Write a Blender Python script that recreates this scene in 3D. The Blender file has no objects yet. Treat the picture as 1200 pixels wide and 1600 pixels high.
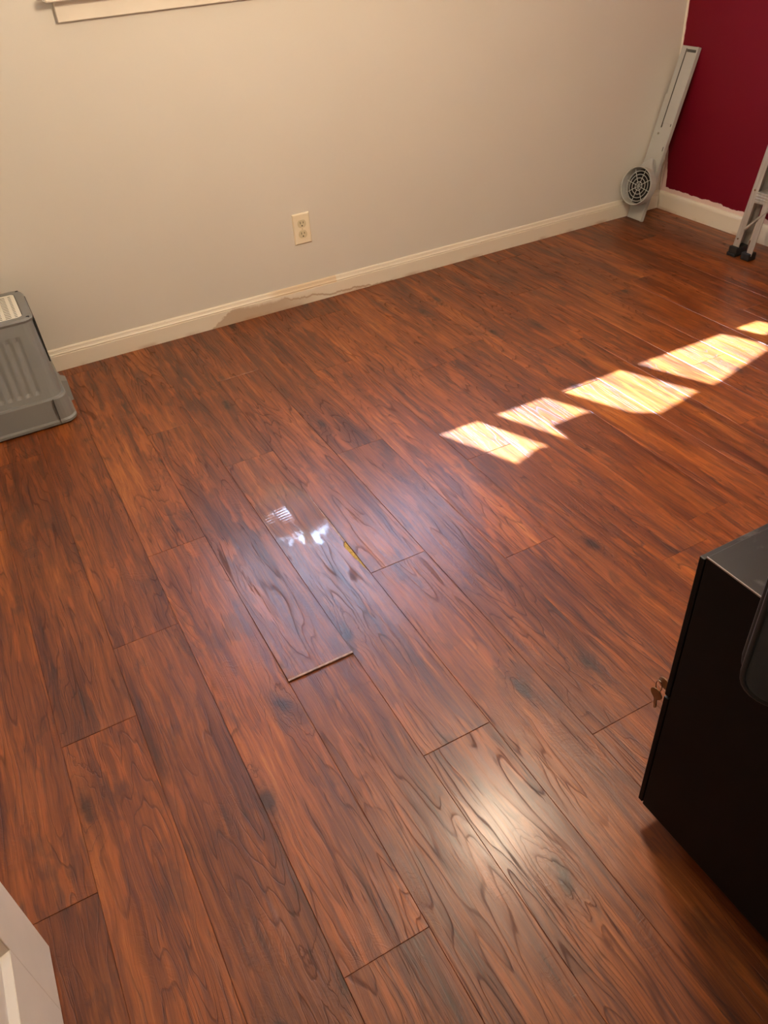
import bpy, bmesh, math, random
from mathutils import Vector, Matrix
random.seed(7)
S = bpy.context.scene
COL = S.collection
PI = math.pi

# ------------------------------------------------------------------ camera
cam_d = bpy.data.cameras.new('camera')
cam = bpy.data.objects.new('camera', cam_d)
COL.objects.link(cam)
YAW, PITCH, ROLL = math.radians(25.674), math.radians(-38.533), math.radians(-4.489)
CAM = Vector((-2.92097, -2.79823, 1.28465))
Fv = Vector((math.sin(YAW)*math.cos(PITCH), math.cos(YAW)*math.cos(PITCH), math.sin(PITCH)))
R0 = Fv.cross(Vector((0, 0, 1))).normalized()
U0 = R0.cross(Fv)
Rv = R0*math.cos(ROLL) + U0*math.sin(ROLL)
Uv = -R0*math.sin(ROLL) + U0*math.cos(ROLL)
m4 = Matrix.Identity(4)
for i in range(3):
    m4[i][0], m4[i][1], m4[i][2], m4[i][3] = Rv[i], Uv[i], -Fv[i], CAM[i]
cam.matrix_world = m4
cam_d.sensor_fit = 'HORIZONTAL'
cam_d.sensor_width = 36
cam_d.lens = 36*1223.885/1200
cam_d.clip_start = 0.01
S.camera = cam

# ------------------------------------------------------------------ light
SUN_T = 1.036                                   # fall per metre of travel away from the window wall
SUN_DIR = Vector((0.42, -1.0, -SUN_T)).normalized()
world = bpy.data.worlds.new('sky'); S.world = world
world.use_nodes = True
wn = world.node_tree; wn.nodes.clear()
sky = wn.nodes.new('ShaderNodeTexSky')
sky.sky_type = 'NISHITA'
sky.sun_disc = False
sky.sun_elevation = math.asin(-SUN_DIR.z)
sky.sun_rotation = math.atan2(-SUN_DIR.x, -SUN_DIR.y)
bg = wn.nodes.new('ShaderNodeBackground'); bg.inputs['Strength'].default_value = 4.2
wo = wn.nodes.new('ShaderNodeOutputWorld')
wn.links.new(sky.outputs[0], bg.inputs[0]); wn.links.new(bg.outputs[0], wo.inputs[0])

sun_d = bpy.data.lights.new('sun', 'SUN'); sun_d.energy = 200; sun_d.angle = math.radians(0.6)
sun_d.color = (0.40, 0.60, 1.0)   # daylight against the warm lamp's white balance
sun = bpy.data.objects.new('sun', sun_d); COL.objects.link(sun)
sun.rotation_euler = SUN_DIR.to_track_quat('-Z', 'Y').to_euler()
sun.location = (-3, 3, 4)
por_d = bpy.data.lights.new('window_portal', 'AREA'); por_d.shape = 'RECTANGLE'
por_d.size = 1.39; por_d.size_y = 0.95; por_d.cycles.is_portal = True
por = bpy.data.objects.new('window_portal', por_d); COL.objects.link(por)
por.location = (-1.735, 0.15, 1.6); por.rotation_euler = (PI/2, 0, 0)
por.rotation_euler = Vector((0, -1, 0)).to_track_quat('-Z', 'Y').to_euler()
LAMP_POS = Vector((-1.907, -1.503, 1.60))        # centre of the globe
LAMP_STRENGTH = 178.0
LAMP_COL = (1.0, 0.79, 0.56)

S.view_settings.view_transform = 'Standard'
S.view_settings.look = 'None'
S.view_settings.gamma = 1
S.view_settings.use_curve_mapping = False
S.view_settings.exposure = 0.0
S.cycles.use_denoising = True
S.cycles.max_bounces = 8
S.cycles.sample_clamp_indirect = 6

# ------------------------------------------------------------------ node helpers
def srgb(r, g, b):
    f = lambda c: (c/12.92 if c <= 0.04045 else ((c+0.055)/1.055)**2.4)
    return (f(r/255), f(g/255), f(b/255), 1)

class NT:
    def __init__(s, name):
        s.m = bpy.data.materials.new(name); s.m.use_nodes = True
        s.t = s.m.node_tree; s.t.nodes.clear()
        s.out = s.t.nodes.new('ShaderNodeOutputMaterial')
    def n(s, typ, ins=None, **props):
        nd = s.t.nodes.new('ShaderNode'+typ)
        for k, v in props.items(): setattr(nd, k, v)
        for k, v in (ins or {}).items():
            if hasattr(v, 'is_output'): s.t.links.new(v, nd.inputs[k])
            else: nd.inputs[k].default_value = v
        return nd
    def math(s, op, a, b=0.0, c=0.0, clamp=False):
        return s.n('Math', {0: a, 1: b, 2: c}, operation=op, use_clamp=clamp).outputs[0]
    def vmath(s, op, a, b=(0, 0, 0)):
        return s.n('VectorMath', {0: a, 1: b}, operation=op).outputs[0]
    def noise(s, vec, scale=1.0, detail=2.0, rough=0.5, dist=0.0):
        return s.n('TexNoise', {'Vector': vec, 'Scale': scale, 'Detail': detail, 'Roughness': rough, 'Distortion': dist})
    def ramp(s, fac, stops, interp='LINEAR'):
        r = s.n('ValToRGB', {0: fac}); cr = r.color_ramp; cr.interpolation = interp
        while len(cr.elements) < len(stops): cr.elements.new(0.5)
        for e, (p, c) in zip(cr.elements, stops):
            e.position = p; e.color = c if hasattr(c, '__len__') else (c, c, c, 1)
        return r.outputs[0]
    def mix(s, fac, a, b, blend='MIX'):
        nd = s.n('Mix', data_type='RGBA', blend_type=blend, clamp_factor=True)
        for k, v in ((0, fac), (6, a), (7, b)):
            if hasattr(v, 'is_output'): s.t.links.new(v, nd.inputs[k])
            else: nd.inputs[k].default_value = v
        return nd.outputs[2]
    def smooth(s, x, a, b):
        return s.n('MapRange', {0: x, 1: a, 2: b, 3: 0.0, 4: 1.0}, interpolation_type='SMOOTHSTEP').outputs[0]
    def bump(s, h, strength=0.3, dist=0.001, normal=None):
        d = {'Height': h, 'Strength': strength, 'Distance': dist}
        if normal is not None: d['Normal'] = normal
        return s.n('Bump', d).outputs[0]
    def finish(s, **ins):
        p = s.n('BsdfPrincipled')
        for k, v in ins.items():
            k = k.replace('_', ' ')
            if hasattr(v, 'is_output'): s.t.links.new(v, p.inputs[k])
            else: p.inputs[k].default_value = v
        s.t.links.new(p.outputs[0], s.out.inputs[0])
        return s.m

def simple(name, col, rough=0.5, metal=0.0, bump_scale=0, bump_str=0.1, var=0.06, var_scale=6, **kw):
    t = NT(name)
    co = t.n('TexCoord').outputs['Object']
    nz = t.noise(co, var_scale, 4).outputs[0]
    f = t.n('MapRange', {0: nz, 1: 0.3, 2: 0.7, 3: 1-var, 4: 1+var}).outputs[0]
    c = t.mix(1.0, col, t.n('CombineColor', {0: f, 1: f, 2: f}).outputs[0], 'MULTIPLY')
    ins = dict(Base_Color=c, Roughness=rough, Metallic=metal, **kw)
    if bump_scale:
        ins['Normal'] = t.bump(t.noise(co, bump_scale, 3).outputs[0], bump_str, 0.001)
    return t.finish(**ins)

# ------------------------------------------------------------------ materials
def wood_material(name='hickory_laminate', gloss_patch=None):
    # polished: centre (x, y) on the plank of a patch given extra gloss to bring out the window highlight
    t = NT(name)
    co = t.n('TexCoord').outputs['Object']
    rnd = t.n('ObjectInfo').outputs['Random']
    off = t.n('CombineXYZ', {0: t.math('MULTIPLY', rnd, 37.3), 1: t.math('MULTIPLY', rnd, 91.7), 2: t.math('MULTIPLY', rnd, 17.1)}).outputs[0]
    P = t.vmath('ADD', co, off)
    sc = lambda v, a, b: t.vmath('MULTIPLY', v, (a, b, 1))
    w1 = t.noise(sc(P, 11, 3.4), 1, 3).outputs['Color']
    w2 = t.noise(sc(P, 70, 17), 1, 2).outputs['Color']
    P2 = t.vmath('ADD', P, t.vmath('MULTIPLY', t.vmath('SUBTRACT', w1, (.5, .5, .5)), (.026, .14, 0)))
    P2 = t.vmath('ADD', P2, t.vmath('MULTIPLY', t.vmath('SUBTRACT', w2, (.5, .5, .5)), (.0045, .03, 0)))
    # knots: sparse cells that warp the growth rings
    vor = t.n('TexVoronoi', {'Vector': sc(P2, 8.0, 3.4), 'Scale': 1.0}, voronoi_dimensions='2D')
    kd = t.math('ADD', vor.outputs['Distance'], t.math('MULTIPLY', t.math('SUBTRACT', t.noise(sc(P, 60, 26), 1, 3).outputs[0], 0.5), 0.22))
    kon = t.math('GREATER_THAN', t.n('SeparateColor', {0: vor.outputs['Color']}).outputs[0], 0.84)
    knot = t.math('MULTIPLY', kon, t.math('SUBTRACT', 1.0, t.smooth(kd, 0.02, 0.40)))
    core = t.math('MULTIPLY', kon, t.math('SUBTRACT', 1.0, t.smooth(kd, 0.02, 0.15)))
    # growth rings
    n1 = t.noise(sc(P2, 10, 1.0), 1, 2, 0.45).outputs[0]
    v = t.math('ADD', t.math('MULTIPLY', n1, 25.0), t.math('MULTIPLY', knot, 2.4))
    fr = t.math('FRACT', v)
    lines = t.ramp(fr, [(0.0, 0.9), (0.05, 0.0), (0.55, 0.02), (0.88, 0.32), (0.955, 1.0), (1.0, 0.9)])
    lmask = t.smooth(t.noise(sc(P, 13, 2.6), 1, 3).outputs[0], 0.38, 0.58)
    lines = t.math('MULTIPLY', lines, t.math('ADD', 0.12, t.math('MULTIPLY', lmask, 0.88)))
    # fibres, streaks, smoke
    fib = t.noise(sc(P2, 260, 9), 1, 4, 0.65).outputs[0]
    streak = t.noise(sc(P2, 50, 2.8), 1, 3, 0.6).outputs[0]
    wide = t.noise(sc(P2, 15, 1.5), 1, 3, 0.55).outputs[0]
    blot = t.noise(sc(P2, 19, 7.5), 1, 4, 0.62).outputs[0]
    f = t.math('ADD', t.math('ADD', t.math('MULTIPLY', streak, 0.38), t.math('MULTIPLY', wide, 0.32)), t.math('MULTIPLY', fib, 0.30))
    base = t.ramp(f, [(0.36, srgb(62, 24, 5)), (0.44, srgb(92, 41, 9)), (0.52, srgb(118, 57, 14)), (0.59, srgb(140, 73, 21)), (0.67, srgb(168, 98, 38))])
    base = t.mix(t.math('MULTIPLY', t.smooth(blot, 0.55, 0.66), 0.42), base, srgb(54, 28, 16))
    base = t.mix(t.math('MULTIPLY', t.smooth(t.noise(sc(P2, 46, 5.5), 1, 3).outputs[0], 0.58, 0.66), 0.5), base, srgb(156, 80, 24))
    base = t.mix(t.math('MULTIPLY', lines, 0.54), base, srgb(42, 17, 8))
    pore = t.math('MULTIPLY', t.smooth(t.noise(sc(P2, 240, 11), 1, 2).outputs[0], 0.60, 0.70), t.smooth(t.noise(sc(P, 19, 5), 1, 2).outputs[0], 0.42, 0.62))
    base = t.mix(t.math('MULTIPLY', pore, 0.55), base, srgb(46, 20, 10))
    base = t.mix(t.math('MULTIPLY', knot, 0.38), base, srgb(66, 31, 16))
    base = t.mix(t.math('MULTIPLY', core, 0.75), base, srgb(30, 15, 10))
    tone = t.n('MapRange', {0: t.math('FRACT', t.math('MULTIPLY', rnd, 7.77)), 3: 0.86, 4: 1.16}).outputs[0]
    base = t.mix(1.0, base, t.n('CombineColor', {0: tone, 1: tone, 2: tone}).outputs[0], 'MULTIPLY')
    # relief: pores, embossed rings, hand-scraped chatter across the grain
    chat = t.noise(sc(P2, 16, 170), 1, 2, 0.5, 0.4).outputs[0]
    cm = t.smooth(t.noise(sc(P, 13, 6.5), 1, 2).outputs[0], 0.55, 0.66)
    cm = t.math('MAXIMUM', cm, t.math('MULTIPLY', knot, 0.9))
    h = t.math('ADD', t.math('MULTIPLY', t.math('MULTIPLY', chat, cm), 1.1), t.math('MULTIPLY', fib, 0.75))
    h = t.math('SUBTRACT', h, t.math('MULTIPLY', t.math('ADD', lines, pore), 0.55))
    h = t.math('ADD', h, t.math('MULTIPLY', t.noise(sc(P, 22, 6), 1, 2).outputs[0], 1.8))
    nrm = t.bump(h, 0.62, 0.0010)
    rough = t.n('MapRange', {0: fib, 1: 0.3, 2: 0.7, 3: 0.34, 4: 0.46}).outputs[0]
    lp = t.math('MAXIMUM', lines, pore)
    rough = t.math('ADD', rough, t.math('MULTIPLY', lp, 0.25))
    coat = t.math('MULTIPLY', 0.34, t.math('SUBTRACT', 1.0, t.math('MULTIPLY', lp, 0.85)))
    crough = 0.22
    if gloss_patch:
        d = t.n('VectorMath', {0: t.vmath('MULTIPLY', t.vmath('SUBTRACT', co, gloss_patch+(0,)), (1.0, 0.62, 0))}, operation='LENGTH').outputs['Value']
        d = t.math('ADD', d, t.math('MULTIPLY', t.math('SUBTRACT', t.noise(sc(P, 38, 20), 1, 3).outputs[0], 0.5), 0.07))
        pol = t.smooth(d, 0.100, 0.076)
        coat = t.math('MAXIMUM', coat, t.math('MULTIPLY', pol, 1.0))
        crough = t.n('MapRange', {0: pol, 3: 0.22, 4: 0.05}).outputs[0]
        cn = t.bump(t.noise(sc(P, 30, 9), 1, 2).outputs[0], 0.35, 0.0008)
        return t.finish(Base_Color=base, Roughness=rough, Normal=nrm, IOR=1.5, Specular_IOR_Level=0.38, Coat_Weight=coat, Coat_Roughness=crough, Coat_IOR=1.7, Coat_Normal=cn)
    return t.finish(Base_Color=base, Roughness=rough, Normal=nrm, IOR=1.5, Specular_IOR_Level=0.38, Coat_Weight=coat, Coat_Roughness=crough)

def wall_material(name, col, rough, extra=None):
    t = NT(name)
    co = t.n('TexCoord').outputs['Object']
    big = t.noise(co, 1.7, 3).outputs[0]
    c = t.mix(t.math('MULTIPLY', t.smooth(big, 0.35, 0.7), 0.35), col, tuple(x*0.93 for x in col[:3])+(1,))
    h = t.math('ADD', t.noise(co, 260, 3).outputs[0], t.math('MULTIPLY', t.smooth(t.noise(t.vmath('MULTIPLY', co, (1, 1, 2.2)), 22, 2).outputs[0], 0.62, 0.7), 0.8))
    if extra: c = extra(t, co, c)
    return t.finish(Base_Color=c, Roughness=rough, Specular_IOR_Level=0.2 if extra else 0.5, Normal=t.bump(h, 0.10, 0.0008))

def red_edge(t, co, c):
    # white primer left bare along the corner and above the baseboard, with a brushed uneven edge
    x = t.n('SeparateXYZ', {0: co}); wob = t.math('MULTIPLY', t.math('SUBTRACT', t.noise(co, 34, 3).outputs[0], 0.5), 0.022)
    hi = t.math('GREATER_THAN', x.outputs[2], t.math('ADD', 0.098, wob))
    lo = t.smooth(x.outputs[2], 0.35, 0.10)
    edge = t.math('ADD', t.math('ADD', 0.010, t.math('MULTIPLY', lo, 0.026)), t.math('MULTIPLY', wob, 0.35))
    le = t.math('LESS_THAN', x.outputs[1], t.math('SUBTRACT', 0.012, edge))
    return t.mix(t.math('MULTIPLY', hi, le), srgb(222, 196, 186), c)

def baseboard_material():
    t = NT('baseboard_paint')
    co = t.n('TexCoord').outputs['Object']
    X = t.n('SeparateXYZ', {0: co})
    x, y, z = X.outputs
    c = srgb(226, 216, 196)
    # water damage on the lower face of the back board: a tide line that wanders with x
    wob = t.noise(t.n('CombineXYZ', {0: t.math('MULTIPLY', x, 9)}).outputs[0], 1, 5, 0.65).outputs[0]
    tide = t.math('ADD', t.n('MapRange', {0: x, 1: -2.30, 2: -1.30, 3: 0.066, 4: -0.018}).outputs[0],
                  t.math('MULTIPLY', t.math('SUBTRACT', wob, 0.5), 0.07))
    start = t.math('ADD', -2.27, t.math('MULTIPLY', t.math('SUBTRACT', z, 0.0), 1.6))
    start = t.math('ADD', start, t.math('MULTIPLY', t.noise(co, 90, 2).outputs[0], 0.04))
    rng = t.smooth(t.math('SUBTRACT', x, start), 0.0, 0.012)
    low = t.math('LESS_THAN', z, 0.059)
    onback = t.math('GREATER_THAN', y, -0.02)
    d = t.math('SUBTRACT', tide, z)
    line = t.math('SUBTRACT', 1.0, t.smooth(t.math('ABSOLUTE', d), 0.0015, 0.006))
    line = t.math('MULTIPLY', line, t.smooth(x, -2.05, -1.9))
    fill = t.math('MULTIPLY', t.smooth(d, -0.012, 0.004), t.smooth(x, -1.72, -2.0))
    s1 = t.math('MULTIPLY', t.math('MULTIPLY', t.math('MAXIMUM', t.math('MULTIPLY', fill, 0.55), t.math('MULTIPLY', line, 0.62)), rng), t.math('MULTIPLY', low, onback))
    c = t.mix(s1, c, srgb(158, 118, 78))
    # grime near the floor and a yellowed length of the bead
    g = t.math('MULTIPLY', t.smooth(z, 0.018, 0.002), t.smooth(t.noise(t.vmath('MULTIPLY', co, (7, 7, 1)), 1, 4).outputs[0], 0.45, 0.65))
    c = t.mix(t.math('MULTIPLY', g, 0.5), c, srgb(170, 120, 84))
    yb = t.math('MULTIPLY', t.math('MULTIPLY', t.smooth(x, -2.02, -1.95), t.math('LESS_THAN', x, -1.705)), t.math('MULTIPLY', t.math('GREATER_THAN', z, 0.056), onback))
    c = t.mix(t.math('MULTIPLY', yb, 0.42), c, srgb(205, 165, 105))
    chips = t.math('MULTIPLY', t.smooth(t.noise(co, 75, 3).outputs[0], 0.735, 0.76), 0.7)
    c = t.mix(chips, c, srgb(120, 92, 66))
    return t.finish(Base_Color=c, Roughness=0.38, Normal=t.bump(t.noise(co, 60, 3).outputs[0], 0.15, 0.001))

def metal_material():
    t = NT('brushed_aluminium')
    co = t.n('TexCoord').outputs['Object']
    nz = t.noise(t.vmath('MULTIPLY', co, (90, 90, 6)), 1, 3).outputs[0]
    c = t.ramp(nz, [(0.3, srgb(176, 172, 164)), (0.7, srgb(206, 202, 194))])
    return t.finish(Base_Color=c, Roughness=0.42, Metallic=0.75, Normal=t.bump(nz, 0.12, 0.0006))

def cabinet_top_material():
    t = NT('black_cabinet_metal')
    co = t.n('TexCoord').outputs['Object']
    up = t.n('SeparateXYZ', {0: t.n('NewGeometry').outputs['Normal']}).outputs[2]
    dust = t.math('MULTIPLY', t.smooth(t.noise(co, 26, 4, 0.6).outputs[0], 0.56, 0.68), t.smooth(up, 0.5, 0.9))
    c = t.mix(t.math('MULTIPLY', dust, 0.22), srgb(11, 8, 8), srgb(118, 112, 108))
    return t.finish(Base_Color=c, Roughness=t.n('MapRange', {0: up, 1: 0.2, 2: 0.9, 3: 0.6, 4: 0.42}).outputs[0], Specular_IOR_Level=t.n('MapRange', {0: up, 1: 0.2, 2: 0.9, 3: 0.12, 4: 0.5}).outputs[0],
                    Normal=t.bump(t.noise(co, 420, 2).outputs[0], 0.08, 0.0005))

def fabric_material():
    t = NT('black_nylon')
    co = t.n('TexCoord').outputs['Object']
    w = t.n('TexWave', {'Vector': co, 'Scale': 260.0, 'Distortion': 0.6}).outputs[1]
    w2 = t.n('TexWave', {'Vector': co, 'Scale': 260.0, 'Distortion': 0.6}, bands_direction='Z').outputs[1]
    h = t.math('MULTIPLY', w, w2)
    c = t.ramp(t.noise(co, 9, 3).outputs[0], [(0.3, srgb(24, 26, 29)), (0.7, srgb(38, 41, 45))])
    return t.finish(Base_Color=c, Roughness=0.8, Normal=t.bump(h, 0.3, 0.0006))

def shade_material():
    t = NT('shade_cloth')
    co = t.n('TexCoord').outputs['Object']
    c = t.ramp(t.noise(co, 20, 3).outputs[0], [(0.3, srgb(226, 228, 232)), (0.7, srgb(240, 240, 240))])
    d = t.n('BsdfDiffuse', {0: c}); tr = t.n('BsdfTranslucent', {0: c})
    mx = t.n('MixShader', {0: 0.6, 1: d.outputs[0], 2: tr.outputs[0]})
    t.t.links.new(mx.outputs[0], t.out.inputs[0])
    return t.m

def glass_material():
    t = NT('window_glass')
    p = t.n('BsdfTransparent', {0: (0.96, 0.98, 0.97, 1)}); g = t.n('BsdfGlossy', {'Roughness': 0.02})
    mx = t.n('MixShader', {0: 0.06, 1: p.outputs[0], 2: g.outputs[0]})
    t.t.links.new(mx.outputs[0], t.out.inputs[0])
    return t.m

def lamp_material():
    t = NT('lit_frosted_glass')
    e = t.n('Emission', {0: LAMP_COL+(1,), 1: LAMP_STRENGTH})
    t.t.links.new(e.outputs[0], t.out.inputs[0])
    return t.m

M = dict(
    wood=wood_material(),
    wall=wall_material('beige_wall_paint', srgb(214, 209, 197), 0.42),
    red=wall_material('red_wall_paint', srgb(108, 4, 24), 0.6, red_edge),
    ceiling=simple('ceiling_paint', srgb(236, 232, 224), 0.8, bump_scale=180),
    trim=simple('white_trim_paint', srgb(230, 222, 206), 0.35, bump_scale=50),
    base=baseboard_material(),
    subfloor=simple('subfloor', srgb(60, 42, 28), 0.9),
    core=simple('fibreboard_core', srgb(168, 136, 70), 0.9, bump_scale=900, bump_str=0.6, var=0.3, var_scale=160),
    worn=simple('worn_laminate_edge', srgb(158, 128, 114), 0.6, var=0.35, var_scale=90),
    grey=simple('grey_plastic', srgb(124, 124, 121), 0.42, bump_scale=300, bump_str=0.05),
    grey_dark=simple('dark_recess', srgb(24, 22, 20), 0.8),
    white_plastic=simple('white_plastic', srgb(226, 222, 208), 0.4),
    vent=simple('grey_white_plastic', srgb(176, 176, 171), 0.45, var=0.05, bump_scale=200, bump_str=0.05),
    slot=simple('slot_shadow_grey', srgb(72, 70, 66), 0.7),
    chrome=simple('chrome', srgb(205, 200, 190), 0.18, 1.0),
    brass=simple('key_metal', srgb(150, 128, 98), 0.3, 1.0),
    alu=metal_material(),
    rubber=simple('black_rubber', srgb(18, 18, 19), 0.55),
    cabinet=cabinet_top_material(),
    cabinet_edge=simple('worn_edge_metal', srgb(150, 146, 140), 0.35, 0.8),
    fabric=fabric_material(),
    piping=simple('black_piping', srgb(20, 21, 23), 0.5),
    door=simple('white_door_paint', srgb(226, 218, 204), 0.4, bump_scale=40, bump_str=0.06),
    outlet=simple('ivory_plastic', srgb(232, 220, 192), 0.35),
    recept=simple('almond_plastic', srgb(206, 194, 160), 0.4),
    shade=shade_material(), glass=glass_material(), lamp=lamp_material(),
    hall=simple('hall_paint', srgb(200, 188, 168), 0.7),
)

# ------------------------------------------------------------------ mesh helpers
def obj(name, bm, mat, parent=None, loc=(0, 0, 0), smooth=False, mats=None):
    me = bpy.data.meshes.new(name)
    bmesh.ops.recalc_face_normals(bm, faces=bm.faces)
    bm.to_mesh(me); bm.free()
    for mm in (mats or [mat]): me.materials.append(mm)
    if smooth:
        for p in me.polygons: p.use_smooth = True
    o = bpy.data.objects.new(name, me); COL.objects.link(o)
    o.location = loc
    if parent: o.parent = parent
    return o
def thing(name, label, cat, loc=(0, 0, 0), rot=(0, 0, 0), group=None):
    o = bpy.data.objects.new(name, None); COL.objects.link(o)
    o.location = loc; o.rotation_euler = rot
    o['label'] = label; o['category'] = cat
    if group: o['group'] = group
    return o
def struct(name, bm, mat, label=None, cat=None, **kw):
    o = obj(name, bm, mat, **kw); o['kind'] = 'structure'
    if label: o['label'] = label
    if cat: o['category'] = cat
    return o
def box(bm, x0, x1, y0, y1, z0, z1, bev=0, seg=2):
    n0 = set(bm.verts)
    r = bmesh.ops.create_cube(bm, size=1)
    vs = r['verts']
    for v in vs:
        v.co = Vector((x0+(v.co.x+.5)*(x1-x0), y0+(v.co.y+.5)*(y1-y0), z0+(v.co.z+.5)*(z1-z0)))
    if bev:
        es = list({e for v in vs for e in v.link_edges})
        bmesh.ops.bevel(bm, geom=es, offset=bev, segments=seg, affect='EDGES', profile=0.5)
    return [v for v in bm.verts if v not in n0]
def nb(): return bmesh.new()
def boxm(*a, **k):
    bm = nb(); box(bm, *a, **k); return bm
def tube(bm, pts, r, n=8, cap=True, closed=False):
    pts = [Vector(p) for p in pts]; rings = []; N = len(pts)
    up = None
    for i, p in enumerate(pts):
        if closed: d = (pts[(i+1) % N]-pts[i-1]).normalized()
        else: d = (pts[min(i+1, N-1)]-pts[max(i-1, 0)]).normalized()
        if up is None:
            up = Vector((0, 0, 1)) if abs(d.z) < 0.9 else Vector((1, 0, 0))
        a = d.cross(up).normalized(); b = a.cross(d); up = b
        rr = r[i] if hasattr(r, '__len__') else r
        rings.append([bm.verts.new(p+a*rr*math.cos(2*PI*k/n)+b*rr*math.sin(2*PI*k/n)) for k in range(n)])
    for i in range(N if closed else N-1):
        A, B = rings[i], rings[(i+1) % N]
        for k in range(n): bm.faces.new((A[k], A[(k+1) % n], B[(k+1) % n], B[k]))
    if cap and not closed:
        bm.faces.new(rings[0][::-1]); bm.faces.new(rings[-1])
def loft(bm, loops, cap0=True, cap1=True):
    R = [[bm.verts.new(p) for p in L] for L in loops]
    for A, B in zip(R, R[1:]):
        n = len(A)
        for k in range(n): bm.faces.new((A[k], A[(k+1) % n], B[(k+1) % n], B[k]))
    if cap0: bm.faces.new(R[0][::-1])
    if cap1: bm.faces.new(R[-1])
    return R
def rrect(x0, x1, y0, y1, r, z, n=5):
    pts = []
    for cx, cy, a0 in ((x1-r, y1-r, 0), (x0+r, y1-r, PI/2), (x0+r, y0+r, PI), (x1-r, y0+r, 1.5*PI)):
        for k in range(n+1):
            a = a0+k/n*PI/2
            pts.append(Vector((cx+r*math.cos(a), cy+r*math.sin(a), z)))
    return pts
def prism(bm, poly, axis, a, b):
    """extrude a closed 2-D polygon along an axis; poly gives the two other coordinates in xyz order"""
    def P(u, v, w):
        c = [u, v]; c.insert('xyz'.index(axis), w); return Vector(c)
    A = [bm.verts.new(P(u, v, a)) for u, v in poly]; B = [bm.verts.new(P(u, v, b)) for u, v in poly]
    n = len(poly)
    for k in range(n): bm.faces.new((A[k], A[(k+1) % n], B[(k+1) % n], B[k]))
    bm.faces.new(A[::-1]); bm.faces.new(B)

# ------------------------------------------------------------------ room shell
XL, XR, YB, YF, ZC = -3.32, 0.012, 0.012, -2.87, 2.44
DOOR_L, DOOR_R, DOOR_H = -3.22, -2.40, 2.05
WX0, WX1, WZ0, WZ1 = -2.43, -1.04, 1.09, 2.05

bm = boxm(XL-.1, XR+.1, YF-1.2, YB+.13, -0.05, -0.0122)
floor = struct('floor', bm, M['subfloor'], 'glossy reddish brown wood plank laminate floor with sun patches', 'floor')
bm = nb()
for a in ((XL-.12, WX0, YB, YB+.13, -.05, ZC), (WX1, XR+.12, YB, YB+.13, -.05, ZC), (WX0, WX1, YB, YB+.13, -.05, WZ0), (WX0, WX1, YB, YB+.13, WZ1, ZC)): box(bm, *a)
struct('wall_back', bm, M['wall'], 'beige painted wall with an outlet and a window above', 'wall')
struct('wall_right', boxm(XR, XR+.12, YF-.12, YB, -.05, ZC), M['red'], 'dark red painted wall beyond the step ladder', 'wall')
struct('wall_left', boxm(XL-.12, XL, YF-1.2, YB, -.05, ZC), M['wall'], 'beige left wall behind the grey plastic box', 'wall')
bm = nb()
box(bm, XL, DOOR_L, YF-.12, YF, -.05, ZC); box(bm, DOOR_R, XR, YF-.12, YF, -.05, ZC); box(bm, DOOR_L, DOOR_R, YF-.12, YF, DOOR_H, ZC)
struct('wall_front', bm, M['wall'], 'beige wall with the doorway the picture is taken from', 'wall')
bm = nb(); box(bm, XL-.1, DOOR_R+.4, YF-1.3, YF-1.2, -.05, ZC); box(bm, DOOR_R+.4, DOOR_R+.5, YF-1.3, YF-.12, -.05, ZC)
struct('wall_hall', bm, M['hall'], 'plain hallway wall behind the doorway', 'wall')
struct('ceiling', boxm(XL-.12, XR+.12, YF-1.3, YB+.13, ZC, ZC+.08), M['ceiling'], 'flat white ceiling above the whole room', 'ceiling')

# door frame round the opening the camera stands in
bm = nb()
box(bm, DOOR_L-.06, DOOR_L, YF, YF+.014, 0, DOOR_H+.06, .002); box(bm, DOOR_R, DOOR_R+.06, YF, YF+.014, 0, DOOR_H+.06, .002)
box(bm, DOOR_L-.06, DOOR_R+.06, YF, YF+.014, DOOR_H, DOOR_H+.06, .002)
struct('trim_1', bm, M['trim'], 'white casing around the doorway', 'trim')
# thin white bead of bare primer where the beige wall meets the red wall
struct('trim_2', boxm(XR-.0035, XR, YB-.006, YB, .082, ZC), M['trim'], 'thin white line of caulk in the corner between beige and red walls', 'trim')

# baseboards
prof = [(0.012, 0), (0, 0), (0, .056), (.0018, .0575), (.0012, .0590), (.0005, .0615), (.0020, .0640), (.0042, .0665), (.0040, .0685), (.0052, .0700), (.0058, .0745), (.0080, .0785), (.0115, .0800), (.012, .0800)]
bm = nb(); prism(bm, prof, 'x', XL, 0.012)
struct('baseboard_back', bm, M['base'], 'white beaded baseboard with brown water stains under the beige wall', 'baseboard')
bm = nb(); prism(bm, [(0.012, 0), (0, 0), (0, .066), (.0012, .073), (.005, .0795), (.012, .0805)], 'y', YF, 0.0)
struct('baseboard_right', bm, M['base'], 'white rounded baseboard under the red wall', 'baseboard')
bm = nb(); prism(bm, [(XL, 0), (XL+.012, 0), (XL+.012, .066), (XL+.005, .0795), (XL, .0805)], 'y', YF, YB)
struct('baseboard_left', bm, M['base'], 'white baseboard under the left wall behind the door', 'baseboard')

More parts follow.
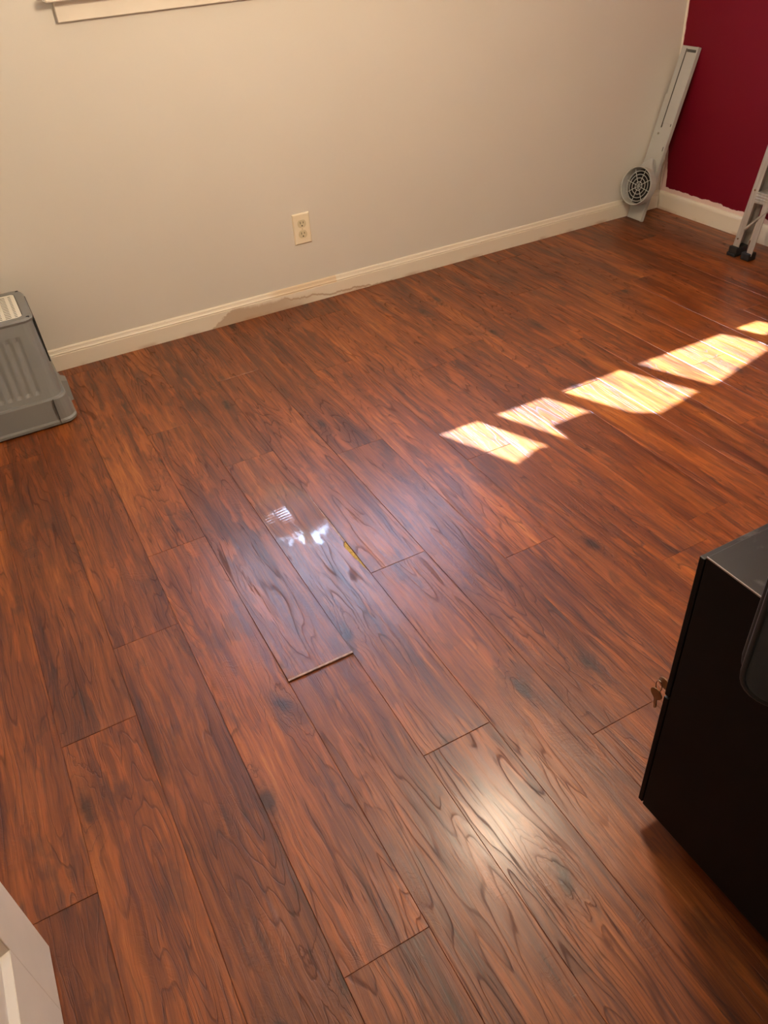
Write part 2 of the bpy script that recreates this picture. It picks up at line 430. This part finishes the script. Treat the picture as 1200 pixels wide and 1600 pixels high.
# ------------------------------------------------------------------ floor planks
PITCH_X, X0, LEN = 0.15057, -3.1136, 1.125
joints = {0: -1.652, 1: -1.446, 2: -1.18, 3: -1.738, 4: -.909, 5: -1.534, 6: -1.033, 7: -1.661, 8: -1.265, 9: -.74, 10: -1.79, 11: -1.12,
          12: -.86, 13: -1.55, 14: -1.22, 15: -.63, 16: -1.71, 17: -1.02, 18: -1.40, 19: -.80, 20: -1.62, -1: -1.98, -2: -1.30}
GAP = 0.00015
cache = {}
def plank_bm(outline, th=0.012, bev=0.0007, cuts=0, shape=None, edge=None):
    bm = nb()
    if cuts:
        x0, x1 = outline[0][0], outline[1][0]; y0, y1 = outline[0][1], outline[2][1]
        xs = [x0, x0+bev] + [x0+(x1-x0)*k/4 for k in (1, 2, 3)] + [x1-bev, x1]
        ys = [y0, y0+bev] + [y0+(y1-y0)*k/cuts for k in range(1, cuts)] + [y1-bev, y1]
        cut = lambda x, y: x - ((edge(y) if edge else 0)*max(0, (x-x0)/(x1-x0))**2 if x not in (x1, x1-bev) else (edge(y) if edge else 0))
        G = [[bm.verts.new((cut(x, y), y, (-bev if x in (x0, x1) or y in (y0, y1) else 0) + shape(x, y))) for y in ys] for x in xs]
        for i in range(len(xs)-1):
            for j in range(len(ys)-1): bm.faces.new((G[i][j], G[i+1][j], G[i+1][j+1], G[i][j+1]))
        rim = [G[i][0] for i in range(len(xs))]+[G[-1][j] for j in range(1, len(ys))]+[G[i][-1] for i in range(len(xs)-2, -1, -1)]+[G[0][j] for j in range(len(ys)-2, 0, -1)]
        low = [bm.verts.new((v.co.x, v.co.y, -th)) for v in rim]
        n = len(rim)
        for k in range(n): bm.faces.new((rim[k], low[k], low[(k+1) % n], rim[(k+1) % n]))
        return bm
    top = [bm.verts.new((x, y, 0)) for x, y in outline]; bot = [bm.verts.new((x, y, -th)) for x, y in outline]
    n = len(outline)
    ft = bm.faces.new(top)
    for k in range(n): bm.faces.new((top[k], bot[k], bot[(k+1) % n], top[(k+1) % n]))
    bmesh.ops.bevel(bm, geom=list(ft.edges), offset=bev, segments=1, affect='EDGES')
    return bm
special = {}
col = -2
while X0 + col*PITCH_X < XR:
    xa, xb = max(X0+col*PITCH_X, XL+.003), min(X0+(col+1)*PITCH_X, XR-.002)
    if xb - xa > 0.01:
        j = joints.get(col, -1.0 - 0.37*(col % 3))
        ys = [j + k*LEN for k in range(-4, 5)]
        cuts = [YF-.11] + [y for y in ys if YF-.05 < y < YB-.04] + [YB-.002]
        for ya, yb in zip(cuts, cuts[1:]):
            hx, hy = (xb-xa)/2-GAP, (yb-ya)/2-GAP
            key = (round(hx, 4), round(hy, 3))
            cx, cy = (xa+xb)/2, (ya+yb)/2
            kind = None
            if col == 3 and abs(ya+1.738) < .01: kind = 'raised'
            if col == 4 and abs(ya+2.034) < .02: kind = 'chipped'
            if kind is None and key in cache:
                o = bpy.data.objects.new('plank', cache[key]); COL.objects.link(o)
            elif kind is None:
                o = obj('plank', plank_bm([(-hx, -hy), (hx, -hy), (hx, hy), (-hx, hy)]), M['wood']); cache[key] = o.data
            elif kind == 'raised':
                o = obj('plank', plank_bm([(-hx, -hy), (hx, -hy), (hx, hy), (-hx, hy)], cuts=30, shape=lambda x, y: 0.0048*max(0, (0.45-(y+hy))/0.45)**2), M['wood'], smooth=False)
                special['raised'] = (o, hx, hy)
            else:
                # swollen plank: a low hump near the window end, a chip broken out of the right edge
                c0, c1 = -1.397-cy, -1.514-cy
                def hump(x, y, cy=cy, hx=hx): return .0050*math.exp(-((y+cy+1.12)/.09)**2)*(1-.62*(x/hx)**2)
                chip = [(c1-.002, 0), (c1+.004, .003), (c1+.035, .0050), (c1+.050, .0085), (c1+.070, .0095), (c1+.100, .0115), (c0-.010, .0110), (c0-.003, .0060), (c0+.002, 0)]
                def edge(y, chip=chip):
                    for (ya_, ea), (yb_, eb) in zip(chip, chip[1:]):
                        if ya_ <= y <= yb_: return ea+(eb-ea)*(y-ya_)/(yb_-ya_)
                    return 0.0
                o = obj('plank', plank_bm([(-hx, -hy), (hx, -hy), (hx, hy), (-hx, hy)], bev=.0010, cuts=110, shape=hump, edge=edge), wood_material('gloss_patch_laminate', (0.006, -1.215-cy)), smooth=False)
                special['chipped'] = (o, hx, hy, c0, c1, cy)
            o.parent = floor
            o.location = (cx, cy, 0)
            t1, t2 = random.uniform(-1, 1), random.uniform(-1, 1)
            if kind is None:
                o.rotation_euler = (t1*0.0007, t2*0.0030, 0)
                o.location.z = random.uniform(-.0004, .0002)
    col += 1
o, hx, hy = special['raised']
o['label'] = 'plank with its near end lifted and a pale worn lip'
bm = nb(); box(bm, -hx, hx, -hy-.0006, -hy+.0042, -.0022, .0004)
w = obj('worn_edge', bm, M['worn'], o, (0, 0, .0048)); w['label'] = 'pale worn lip'
o, hx, hy, c0, c1, pcy = special['chipped']
o['label'] = 'plank with a chip broken out of its long edge'
bm = nb(); prism(bm, [(hx-.0125, c0-.002), (hx, c0+.002), (hx, c1-.002), (hx-.006, c1+.006)], 'z', -.0115, -.0024)
w = obj('exposed_core', bm, M['core'], o); w['label'] = 'yellow fibreboard core in the chip'
bm = nb(); loops = []
for yy, ww in ((c0+.001, .0050), (c0+.02, .0042), (c0+.05, .0048), (c0+.08, .0030), (c0+.12, .0034), (c0+.16, .0020), (c0+.20, .0026), (c0+.24, .0006)):
    zz = .0050*math.exp(-((yy+pcy+1.12)/.09)**2)*.38
    loops.append([Vector((hx-ww, yy, zz+.0006)), Vector((hx+.0001, yy, zz-.0003)), Vector((hx+.0001, yy, zz-.003)), Vector((hx-ww, yy, zz-.003))])
loft(bm, loops)
w = obj('worn_edge', bm, M['worn'], o); w['label'] = 'pale worn edge'

# ------------------------------------------------------------------ window (above the frame; its stool and apron show)
win = thing('window_1', 'white wooden window with stool and apron high on the beige wall', 'window', (0, 0, 0)); win['kind'] = 'structure'
bm = nb()
box(bm, WX0-.07, WX0, YB-.018, YB, 1.105, WZ1+.07, .002); box(bm, WX1, WX1+.07, YB-.018, YB, 1.105, WZ1+.07, .002); box(bm, WX0-.07, WX1+.07, YB-.018, YB, WZ1, WZ1+.07, .002)
obj('casing', bm, M['trim'], win)
obj('apron', boxm(WX0-.068, WX1+.068, YB-.018, YB, 1.034, 1.087, .002), M['trim'], win)
obj('stool', boxm(WX0-.095, WX1+.095, -.05, .06, 1.087, 1.105, .004, 3), M['trim'], win)
bm = nb(); y0, y1 = .045, .085
box(bm, WX0, WX1, y0, y1, 1.09, 1.138); box(bm, WX0, WX1, y0, y1, WZ1-.04, WZ1)
box(bm, WX0, WX0+.012, y0, y1, 1.138, WZ1-.04); box(bm, WX1-.03, WX1, y0, y1, 1.138, WZ1-.04)
obj('sash', bm, M['trim'], win)
MULL = [-2.232, -1.98, -1.67, -1.216]
for x in MULL: obj('mullion', boxm(x-.028, x+.028, y0, y1, 1.138, WZ1-.04, .002), M['trim'], win)
edges = [WX0+.012] + [v for x in MULL for v in (x-.028, x+.028)] + [WX1-.03]
for k in range(0, len(edges), 2): obj('pane', boxm(edges[k], edges[k+1], .063, .066, 1.138, WZ1-.04), M['glass'], win)
hem = [(-2.425, 1.440), (-2.28, 1.392), (-2.185, 1.420), (-2.14, 1.318), (-2.01, 1.316), (-1.93, 1.391), (-1.88, 1.445), (-1.68, 1.412), (-1.61, 1.412), (-1.265, 1.343), (-1.20, 1.264), (-1.045, 1.255)]  # unseen hem, outlined to cut the near edges of the sun patches
bm = nb(); prism(bm, hem + [(-1.045, WZ1-.005), (-2.425, WZ1-.005)], 'y', .020, .0215)
sh = obj('window_shade', bm, M['shade']); sh['label'] = 'white cloth shade with an uneven hem pulled part way down the window'; sh['category'] = 'shade'

# ------------------------------------------------------------------ pendant lamp (above the frame, seen as the warm glare on the floor)
lm = thing('pendant_lamp', 'lit white globe lamp hanging on a cord from the ceiling', 'lamp', LAMP_POS)
def turned(prof, n=32): return [[Vector((r*math.cos(2*PI*k/n), r*math.sin(2*PI*k/n), z)) for k in range(n)] for r, z in prof]
zc = ZC-LAMP_POS.z
bm = nb(); loft(bm, turned([(.060, zc), (.062, zc-.012), (.050, zc-.024), (.010, zc-.030)])); obj('canopy', bm, M['chrome'], lm)
bm = nb(); tube(bm, [(0, 0, zc-.028), (0, 0, .14)], .004, 8); obj('cord', bm, M['rubber'], lm)
bm = nb(); loft(bm, turned([(.012, .148), (.026, .144), (.034, .105), (.034, .090)])); obj('socket', bm, M['chrome'], lm)
bm = nb(); loft(bm, turned([(.10*math.sin(PI*(k+.8)/17.6), .10*math.cos(PI*(k+.8)/17.6)) for k in range(17)], 40)); obj('globe', bm, M['lamp'], lm, smooth=True)

# ------------------------------------------------------------------ outlet
ox, oz = -1.8575, 0.2343
ou = thing('wall_outlet', 'ivory duplex wall outlet on the beige wall above the baseboard', 'outlet', (ox+.035, YB, oz+.057))
bm = nb(); loft(bm, [[Vector((x, -.0005, z)) for x, z in ((-.035, -.057), (.035, -.057), (.035, .057), (-.035, .057))],
                     [Vector((x, -.003, z)) for x, z in ((-.035, -.057), (.035, -.057), (.035, .057), (-.035, .057))],
                     [Vector((x, -.007, z)) for x, z in ((-.031, -.053), (.031, -.053), (.031, .053), (-.031, .053))]])
obj('cover_plate', bm, M['outlet'], ou)
for s in (1, -1):
    bm = nb(); pts = []
    for k in range(24):
        a = 2*PI*k/24; pts.append((.0172*math.cos(a), max(-.0142, min(.0142, .0172*math.sin(a)))))
    prism(bm, [(x, z+s*.0195) for x, z in pts], 'y', -.0085, -.006)
    rc = obj('receptacle', bm, M['recept'], ou)
    for dx, w, hgt in ((-.0062, .0022, .0085), (.0062, .0022, .0070)):
        obj('slot', boxm(dx-w/2, dx+w/2, -.0088, -.008, s*.0195+.0042-hgt/2, s*.0195+.0042+hgt/2), M['grey_dark'], rc)
    bm = nb(); prism(bm, [(.0026*math.cos(2*PI*k/10), s*.0195-.0072+.0026*math.sin(2*PI*k/10)) for k in range(10)], 'y', -.0088, -.008)
    obj('slot', bm, M['grey_dark'], rc)
bm = nb(); prism(bm, [(.003*math.cos(2*PI*k/12), .003*math.sin(2*PI*k/12)) for k in range(12)], 'y', -.0082, -.006)
obj('screw', bm, M['recept'], ou)

# ------------------------------------------------------------------ grey plastic box with perforated white top
bx = thing('ventilated_box', 'tapered grey plastic box with a white perforated top standing against the beige wall', 'plastic box', (-3.06, -0.20, 0))
# footprint in local coordinates
bm = nb()
def TL(x, y, r, z): return rrect(-x, x, -y, y, r, z, 6)
loft(bm, [TL(.228, .182, .035, 0), TL(.236, .190, .040, .006), TL(.236, .190, .040, .014), TL(.231, .186, .038, .020), TL(.226, .180, .036, .088), TL(.222, .177, .034, .094), TL(.214, .170, .030, .094)])
obj('base_tray', bm, M['grey'], bx)
# ribbed body: front face carries vertical flutes
def body_loop(z, fl):
    t = (z-.094)/(.318-.094)
    hx_ = .216-.006*t*1.0; y0_ = -.172+.072*t; y1_ = .168-.012*t; r = .036
    L = rrect(-hx_, hx_, y0_, y1_, r, z, 6)
    out = []
    n = len(L)
    for k in range(n):
        a, b = L[k], L[(k+1) % n]
        out.append(a)
        if (b-a).length > .1 and abs(a.y-b.y) < 1e-6 and a.y < 0:          # the front edge
            m = 84
            for q in range(1, m):
                p = a.lerp(b, q/m)
                s = (p.x+.19)/.0225
                f = fl*(0.5-0.5*math.cos(2*PI*(p.x+.160)/.0265)) if -.160 < p.x < .158 else 0
                p.y += .005*f
                out.append(p)
    return out
bm = nb()
loft(bm, [body_loop(.094, 0), body_loop(.110, 0), body_loop(.120, 1), body_loop(.270, 1), body_loop(.285, 0), body_loop(.318, 0)])
obj('body', bm, M['grey'], bx, smooth=False)
bm = nb()
def RL(dx, y0, y1, r, z): return rrect(-dx, dx, y0, y1, r, z, 6)
loft(bm, [RL(.211, -.101, .157, .034, .316), RL(.213, -.104, .159, .036, .324), RL(.209, -.100, .155, .034, .330), RL(.186, -.078, .134, .020, .330), RL(.184, -.076, .132, .018, .324)], cap0=False, cap1=False)
obj('rim', bm, M['grey'], bx)
# perforated panel: a grid mesh with real slots, on a dark well standing in for the shade below
gx0, gx1, gy0, gy1 = -.1835, .1835, -.0755, .1315
xs = [gx0, gx0+.012]; x = gx0+.012
while x + .030 < gx1-.006:
    xs += [x+.004, x+.026]; x += .0315
    xs += [x]
xs = sorted(set(round(v, 5) for v in xs + [gx1]))
ys = [gy0]; y = gy0+.010; rows = []
while y + .006 < gy1-.006:
    rows.append((y, y+.0050)); y += .0136
bm = nb()
holes_x = [(gx1-.0200, gx1-.0120)]
x = gx1-.0200-.0270
while x > gx0+.010:
    holes_x.append((x, x+.0170)); x -= .0270
holes_x.reverse()
X = sorted({gx0, gx1} | {v for h in holes_x for v in h}); Y = sorted({gy0, gy1} | {v for h in rows for v in h})
G = {(i, j): bm.verts.new((a, b, .3285)) for i, a in enumerate(X) for j, b in enumerate(Y)}
hs = {round(h[0], 6) for h in holes_x}; rs = {round(r[0], 6) for r in rows}
for i in range(len(X)-1):
    for j in range(len(Y)-1):
        if round(X[i], 6) in hs and round(Y[j], 6) in rs: continue
        bm.faces.new((G[i, j], G[i+1, j], G[i+1, j+1], G[i, j+1]))
ex = bmesh.ops.extrude_face_region(bm, geom=list(bm.faces), use_keep_orig=True)
for v in ex['geom']:
    if isinstance(v, bmesh.types.BMVert): v.co.z -= .0004
g = obj('perforated_top', bm, M['white_plastic'], bx); g['label'] = 'white slotted top panel'
obj('well', boxm(-.186, .186, -.078, .134, .3195, .3274), M['grey_dark'], bx)
# dark slot on the right flank, a lug on the tray, seam, rim screws
bm = nb(); loft(bm, [[Vector((.2095, -.085, .314)), Vector((.2145, -.085, .314)), Vector((.2155, .125, .316)), Vector((.2095, .125, .316))],
                     [Vector((.2115, -.115, .185)), Vector((.2165, -.115, .185)), Vector((.2175, -.080, .185)), Vector((.2115, -.080, .185))]])
obj('side_slot', bm, M['grey_dark'], bx)
bm = nb(); loft(bm, [RL2 for RL2 in ([Vector((.222, y, z)) for y, z in ((-.05, .0), (.03, .0), (.02, .075), (-.035, .075))], [Vector((.246, y, z)) for y, z in ((-.04, .0), (.02, .0), (.012, .066), (-.028, .066))])])
obj('side_lug', bm, M['grey'], bx)
obj('seam', boxm(.1795, .1807, -.1935, -.180, .004, .090), M['grey_dark'], bx)
for (sx, sy) in ((.197, -.088), (.197, .144)):
    bm = nb(); prism(bm, [(sx+.005*math.cos(2*PI*k/10), sy+.004*math.sin(2*PI*k/10)) for k in range(10)], 'z', .328, .3308)
    obj('rim_hole', bm, M['grey_dark'], bx)

# ------------------------------------------------------------------ air conditioner window vent panel leaning in the corner
th = math.atan2(.193, .68)
vp = thing('window_vent_panel', 'long grey white plastic vent panel with a round grille leaning in the corner by the red wall', 'vent panel', (-.193, -.053, .001), (0, th, 0))
# local: x out of the face is -x, y across, z along the panel
PL, PW = .706, .046
bm = nb(); box(bm, 0, .012, -PW, PW, 0, PL, .002)
obj('panel', bm, M['vent'], vp)
bm = nb(); box(bm, -.003, .001, PW-.034, PW-.030, .39, PL-.01)                      # narrow slot and the raised inner slide
obj('slide_slot', bm, M['slot'], vp)
bm = nb(); box(bm, -.004, .002, -PW+.002, PW-.036, .41, PL-.004, .001)
obj('inner_slide', bm, M['vent'], vp)
bm = nb(); box(bm, -.006, .014, -PW-.004, -PW+.004, .0, PL, .0015)
obj('edge_rail', bm, M['vent'], vp)
bm = nb()
for a, b in ((PW+.002, .48), ): box(bm, .002, .014, PW, PW+.008, .05, .52, .001)
obj('edge_rail', bm, M['vent'], vp)
obj('end_cap', boxm(-.0065, .001, -PW+.004, PW-.040, PL-.022, PL-.012), M['slot'], vp)
bm = nb(); prism(bm, [(.018+.0045*math.cos(2*PI*k/12), .365+.0045*math.sin(2*PI*k/12)) for k in range(12)], 'x', -.004, .001)
obj('screw', bm, M['chrome'], vp)
for z_ in (.30, .43, .52, .40):
    obj('latch', boxm(-.0012, .001, -PW+.010, -PW+.013, z_, z_+.018), M['slot'], vp)
# hose adapter: stadium base on the panel lofts out to a round collar with a spider grille
nrm = Vector((-1, -.10, 0.02)).normalized(); cen = Vector((-.098, -.040, .148)); RR = .081
e1 = Vector((0, 1, 0)); e1 = (e1-nrm*e1.dot(nrm)).normalized(); e2 = nrm.cross(e1)
if e2.z < 0: e2 = -e2
def circ(c, r, n=40): return [c+e1*r*math.cos(2*PI*k/n)+e2*r*math.sin(2*PI*k/n) for k in range(n)]
def oval(x, n=40, a=.045, b=.098, zc=.165): return [Vector((x, a*math.cos(2*PI*k/n), zc+b*math.sin(2*PI*k/n))) for k in range(n)]
bm = nb()
inner = RR-.004
def lerp(A, B, t): return [p.lerp(q, t) for p, q in zip(A, B)]
O = oval(-.002); Cc = circ(cen-nrm*.035, RR)
loft(bm, [O, oval(-.016, a=.046, b=.099), lerp(oval(-.022), Cc, .45), Cc, circ(cen, RR), circ(cen+nrm*.001, RR-.002), circ(cen, inner), circ(cen-nrm*.045, inner-.003)], cap0=True, cap1=True)
obj('hose_adapter', bm, M['vent'], vp, smooth=False)
gc = cen-nrm*.020
bm = nb()
for r in (.018, .034, .049, .063): tube(bm, circ(gc, r, 36), .0016, 6, closed=True)
for k in range(8):
    a = 2*PI*k/8+.15
    tube(bm, [gc+(e1*math.cos(a)+e2*math.sin(a))*(.006 if k % 2 else 0), gc+(e1*math.cos(a)+e2*math.sin(a))*(inner-.002)], .0015, 6)
g = obj('grille', bm, M['vent'], vp); g['label'] = 'round spider web grille'
bm = nb(); loft(bm, [circ(cen-nrm*.044, inner-.004), circ(cen-nrm*.0435, inner-.004)])
obj('duct_void', bm, M['grey_dark'], vp)

# ------------------------------------------------------------------ folded aluminium step ladder against the red wall
ld = thing('step_ladder', 'folded aluminium step ladder with black feet leaning on the red wall', 'step ladder', (-.202, -.860, 0))
LN = 1.52
def LP(side, z, dx=0.0, dy=0.0):
    """point on the front rail centre line, rails draw together towards the top"""
    t = z/LN
    return Vector((.018+.155*t+dx, side*(.228-.110*t)+dy, z))
def beam(bm, a, b, wx, wy, bev=0.0):
    vs = []
    for p in (a, b):
        vs.append([p+Vector((sx*wx/2, sy*wy/2, 0)) for sx, sy in ((-1, -1), (1, -1), (1, 1), (-1, 1))])
    loft(bm, vs)
for s in (1, -1):
    bm = nb()
    beam(bm, LP(s, .02), LP(s, LN), .003, .030)                                    # front flange
    beam(bm, LP(s, .02, .026, s*.0135), LP(s, LN, .026, s*.0135), .052, .003)      # web
    beam(bm, LP(s, .02, .052), LP(s, LN, .052), .003, .030)
    obj('front_rail', bm, M['alu'], ld)
    bm = nb(); p = LP(s, 0)
    box(bm, p.x-.010, p.x+.058, p.y-.020, p.y+.020, 0, .038, .004)
    box(bm, p.x-.016, p.x+.02, p.y-.022, p.y+.022, 0, .014, .004)
    obj('front_foot', bm, M['rubber'], ld)
    bm = nb(); q0, q1 = LP(s, .02, .012, -s*.062), LP(s, LN-.1, .012, -s*.040)
    beam(bm, q0, q1, .028, .003); beam(bm, q0+Vector((-.013, -s*.012, 0)), q1+Vector((-.013, -s*.012, 0)), .003, .024)
    obj('rear_leg', bm, M['alu'], ld)
    bm = nb(); box(bm, q0.x-.024, q0.x+.020, q0.y-.022, q0.y+.018, 0, .030, .004)
    obj('rear_foot', bm, M['rubber'], ld)
    bm = nb(); a, b = LP(s, .11, -.004, -s*.014), LP(s, .265, .006, -s*.135)
    tube(bm, [a, b], .0055, 8); obj('brace', bm, M['alu'], ld)
    for z_ in (.07, .262):
        bm = nb(); c = LP(s, z_, -.0015); prism(bm, [(c.y+.004*math.cos(2*PI*k/10), z_+.004*math.sin(2*PI*k/10)) for k in range(10)], 'x', c.x-.004, c.x+.001)
        obj('rivet', bm, M['chrome'], ld)
for z_ in (.258, .53, .80, 1.07, 1.34):
    c = LP(1, z_); hw = c.y-.012
    pr = [(c.x-.003, z_-.040), (c.x+.055, z_-.040), (c.x+.055, z_), (c.x-.002, z_)]
    pr = [(c.x+.055, z_-.002), (c.x-.003, z_)]
    for k in range(4): pr += [(c.x-.006, z_-.002-k*.011), (c.x-.006, z_-.008-k*.011), (c.x-.003, z_-.010-k*.011)]
    pr += [(c.x+.004, z_-.044), (c.x+.004, z_-.006), (c.x+.055, z_-.006)]
    bm = nb(); prism(bm, [(x, z) for x, z in pr], 'y', -hw, hw)
    obj('step', bm, M['alu'], ld)
bm = nb(); box(bm, LP(1, LN).x-.02, LP(1, LN).x+.012, -.145, .145, LN-.02, LN+.03, .006)
obj('top_cap', bm, M['rubber'], ld)
bm = nb(); q = LP(1, .23, .014, -.060); tube(bm, [q, Vector((q.x, -q.y, q.z))], .006, 8)
obj('rear_brace', bm, M['alu'], ld)

# ------------------------------------------------------------------ black mobile file cabinet
cb = thing('file_cabinet', 'black two drawer file cabinet on casters at the right edge of the floor', 'file cabinet', (-2.06, -2.58, 0))
cx0, cx1, cyf, cyb, cz0, cz1 = -.197, .197, .2485, -.250, .050, .609
bm = nb(); box(bm, cx0, cx1, cyb, cyf, cz0, cz1, .0015)
obj('body', bm, M['cabinet'], cb)
for z0, z1 in ((cz0+.002, .325), (.329, cz1-.006)):
    dr = obj('drawer_front', boxm(cx0, cx1, cyf+.0015, cyf+.0105, z0, z1, .0015), M['cabinet'], cb)
    bm = nb(); box(bm, -.07, .07, cyf+.009, cyf+.0135, z1-.060, z1-.030, .003); obj('pull', bm, M['rubber'], dr)
obj('top_edge', boxm(cx0-.0004, cx0+.0012, cyb, cyf, cz1-.0016, cz1+.0004), M['cabinet_edge'], cb)
for sx in (-1, 1):
    for sy in (-1, 1):
        bm = nb(); c = Vector((sx*.155, sy*.19-.005, .0225))
        prism(bm, [(c.y+.0225*math.cos(2*PI*k/16), c.z+.0225*math.sin(2*PI*k/16)) for k in range(16)], 'x', c.x-.010, c.x+.010)
        box(bm, c.x-.014, c.x+.014, c.y-.014, c.y+.014, .040, cz0+.001)
        obj('caster', bm, M['rubber'], cb)
lk = obj('lock', nb(), M['chrome'], cb)
bm = nb(); LX, LZ = -.155, .290
prism(bm, [(LX+.009*math.cos(2*PI*k/20), LZ+.009*math.sin(2*PI*k/20)) for k in range(20)], 'y', cyf+.009, cyf+.0175)
bm.to_mesh(lk.data); bm.free()
def key_bm(c, ang, out):
    bm = nb(); pts = [(.0115*math.cos(a), .0105*math.sin(a)) for a in [PI*(1.5+.18)+2*PI*.82*k/16 for k in range(17)]]
    pts += [(-.0028, -.012), (-.0028, -.030), (0, -.033), (.0015, -.030), (.0028, -.030), (.0016, -.026), (.0028, -.022), (.0028, -.012)]
    ca, sa = math.cos(ang), math.sin(ang)
    P = [(x*ca-z*sa, x*sa+z*ca) for x, z in pts]
    prism(bm, [(c[1]+x, c[2]+z) for x, z in P], 'x', c[0]-.001, c[0]+.001)
    return bm
ky = thing('key_ring', 'two small keys on a ring hanging from the black cabinet lock', 'keys', (-2.06+LX, -2.58+cyf+.0175, LZ))
bm = nb(); pts = [(.0115*math.cos(2*PI*k/18), .0105*math.sin(2*PI*k/18)) for k in range(18)]
prism(bm, [(x+.027, z) for x, z in pts], 'x', -.001, .001); box(bm, -.001, .001, .0005, .018, -.0028, .0028)
obj('key', bm, M['brass'], ky)
obj('key', key_bm((-.006, .033, -.027), math.radians(-4), 0), M['brass'], ky)
bm = nb(); tube(bm, [Vector((-.003, .034+.006*math.cos(2*PI*k/20), -.011+.012*math.sin(2*PI*k/20))) for k in range(20)], .0008, 6, closed=True)
obj('ring', bm, M['chrome'], ky)

# ------------------------------------------------------------------ black padded bag standing on the cabinet, overhanging its near side
bg_ = thing('laptop_bag', 'black padded bag with piped edges overhanging the near side of the black cabinet', 'bag', (-2.398, -2.503, .6105), (0, 0, math.radians(-52)))
# local: x along the bag, y thickness (away from the camera), z up
BL, BT, BH = .38, .034, .29
def slab(x0, x1, z0, z1, r, y): return [Vector((p.x, y, p.y)) for p in rrect(x0, x1, z0, z1, r, 0, 7)]
bm = nb()
loft(bm, [slab(.010, BL-.010, .010, BH-.010, .030, .000), slab(.002, BL-.002, .002, BH-.002, .036, .005), slab(0, BL, 0, BH, .038, .010), slab(0, BL, 0, BH, .038, BT-.010), slab(.002, BL-.002, .002, BH-.002, .036, BT-.005), slab(.010, BL-.010, .010, BH-.010, .03, BT)])
obj('body', bm, M['fabric'], bg_, smooth=True)
bm = nb(); loft(bm, [slab(.030, BL-.030, .028, BH-.06, .028, .001), slab(.032, BL-.032, .030, BH-.062, .026, -.010), slab(.045, BL-.045, .043, BH-.075, .02, -.014)])
obj('front_pocket', bm, M['fabric'], bg_, smooth=False)
for yy in (.006, BT-.006):
    bm = nb(); tube(bm, slab(.001, BL-.001, .001, BH-.001, .037, yy), .0035, 6, closed=True)
    obj('piping', bm, M['piping'], bg_, smooth=True)
bm = nb(); tube(bm, slab(.026, BL-.026, .024, BH-.056, .03, .000), .0022, 6, closed=True)
obj('piping', bm, M['piping'], bg_, smooth=True)
bm = nb(); tube(bm, [Vector((BL/2-.07+.14*k/12, BT/2, BH+.045*math.sin(PI*k/12)**.6)) for k in range(13)], .008, 8)
obj('handle', bm, M['fabric'], bg_, smooth=True)

# ------------------------------------------------------------------ open white panel door at the left
dw = .83
dr = thing('door_1', 'white raised panel door swung open into the room at the left of the doorway', 'door', (-3.2, -2.03, .004)); dr['kind'] = 'structure'
# local: y runs 0 .. -dw from the free edge to the hinges, face at x = 0
bm = nb(); T = .035
ST, MS = .108, .10
rails = [(0, .215), (.72, .90), (1.52, 1.63), (1.90, 2.03)]
cols = [(-.0, -ST), (-(dw-MS)/2, -(dw+MS)/2), (-dw+ST, -dw)]
for a, b in cols: box(bm, -T, 0, b, a, 0, 2.03, .002)
for a, b in rails: box(bm, -T+.0005, -.0005, -dw+.01, -.01, a, b)
obj('stile_frame', bm, M['door'], dr)
for (za, zb) in ((.215, .72), (.90, 1.52), (1.63, 1.90)):
    for (ya, yb) in ((-ST, -(dw-MS)/2), (-(dw+MS)/2, -dw+ST)):
        bm = nb()
        def R4(i, x): return [Vector((x, yb+i, za+i)), Vector((x, ya-i, za+i)), Vector((x, ya-i, zb-i)), Vector((x, yb+i, zb-i))]
        loft(bm, [R4(0, -.002), R4(.009, -.011), R4(.016, -.011), R4(.040, -.004)], cap0=False)
        loft(bm, [R4(0, -T+.002), R4(.009, -T+.011), R4(.016, -T+.011), R4(.040, -T+.004)], cap0=False)
        obj('door_panel', bm, M['door'], dr)
bm = nb(); loft(bm, [[Vector((x, -.07+r*math.cos(2*PI*k/20), .95+r*math.sin(2*PI*k/20))) for k in range(20)] for x, r in ((0, .03), (.006, .03), (.010, .012), (.030, .011), (.038, .024), (.055, .028), (.066, .018))])
obj('door_knob', bm, M['brass'], dr, smooth=True)
for z_ in (.2, 1.0, 1.8):
    bm = nb(); tube(bm, [Vector((.004, -dw-.004, z_)), Vector((.004, -dw-.004, z_+.09))], .006, 10); obj('hinge', bm, M['brass'], dr)
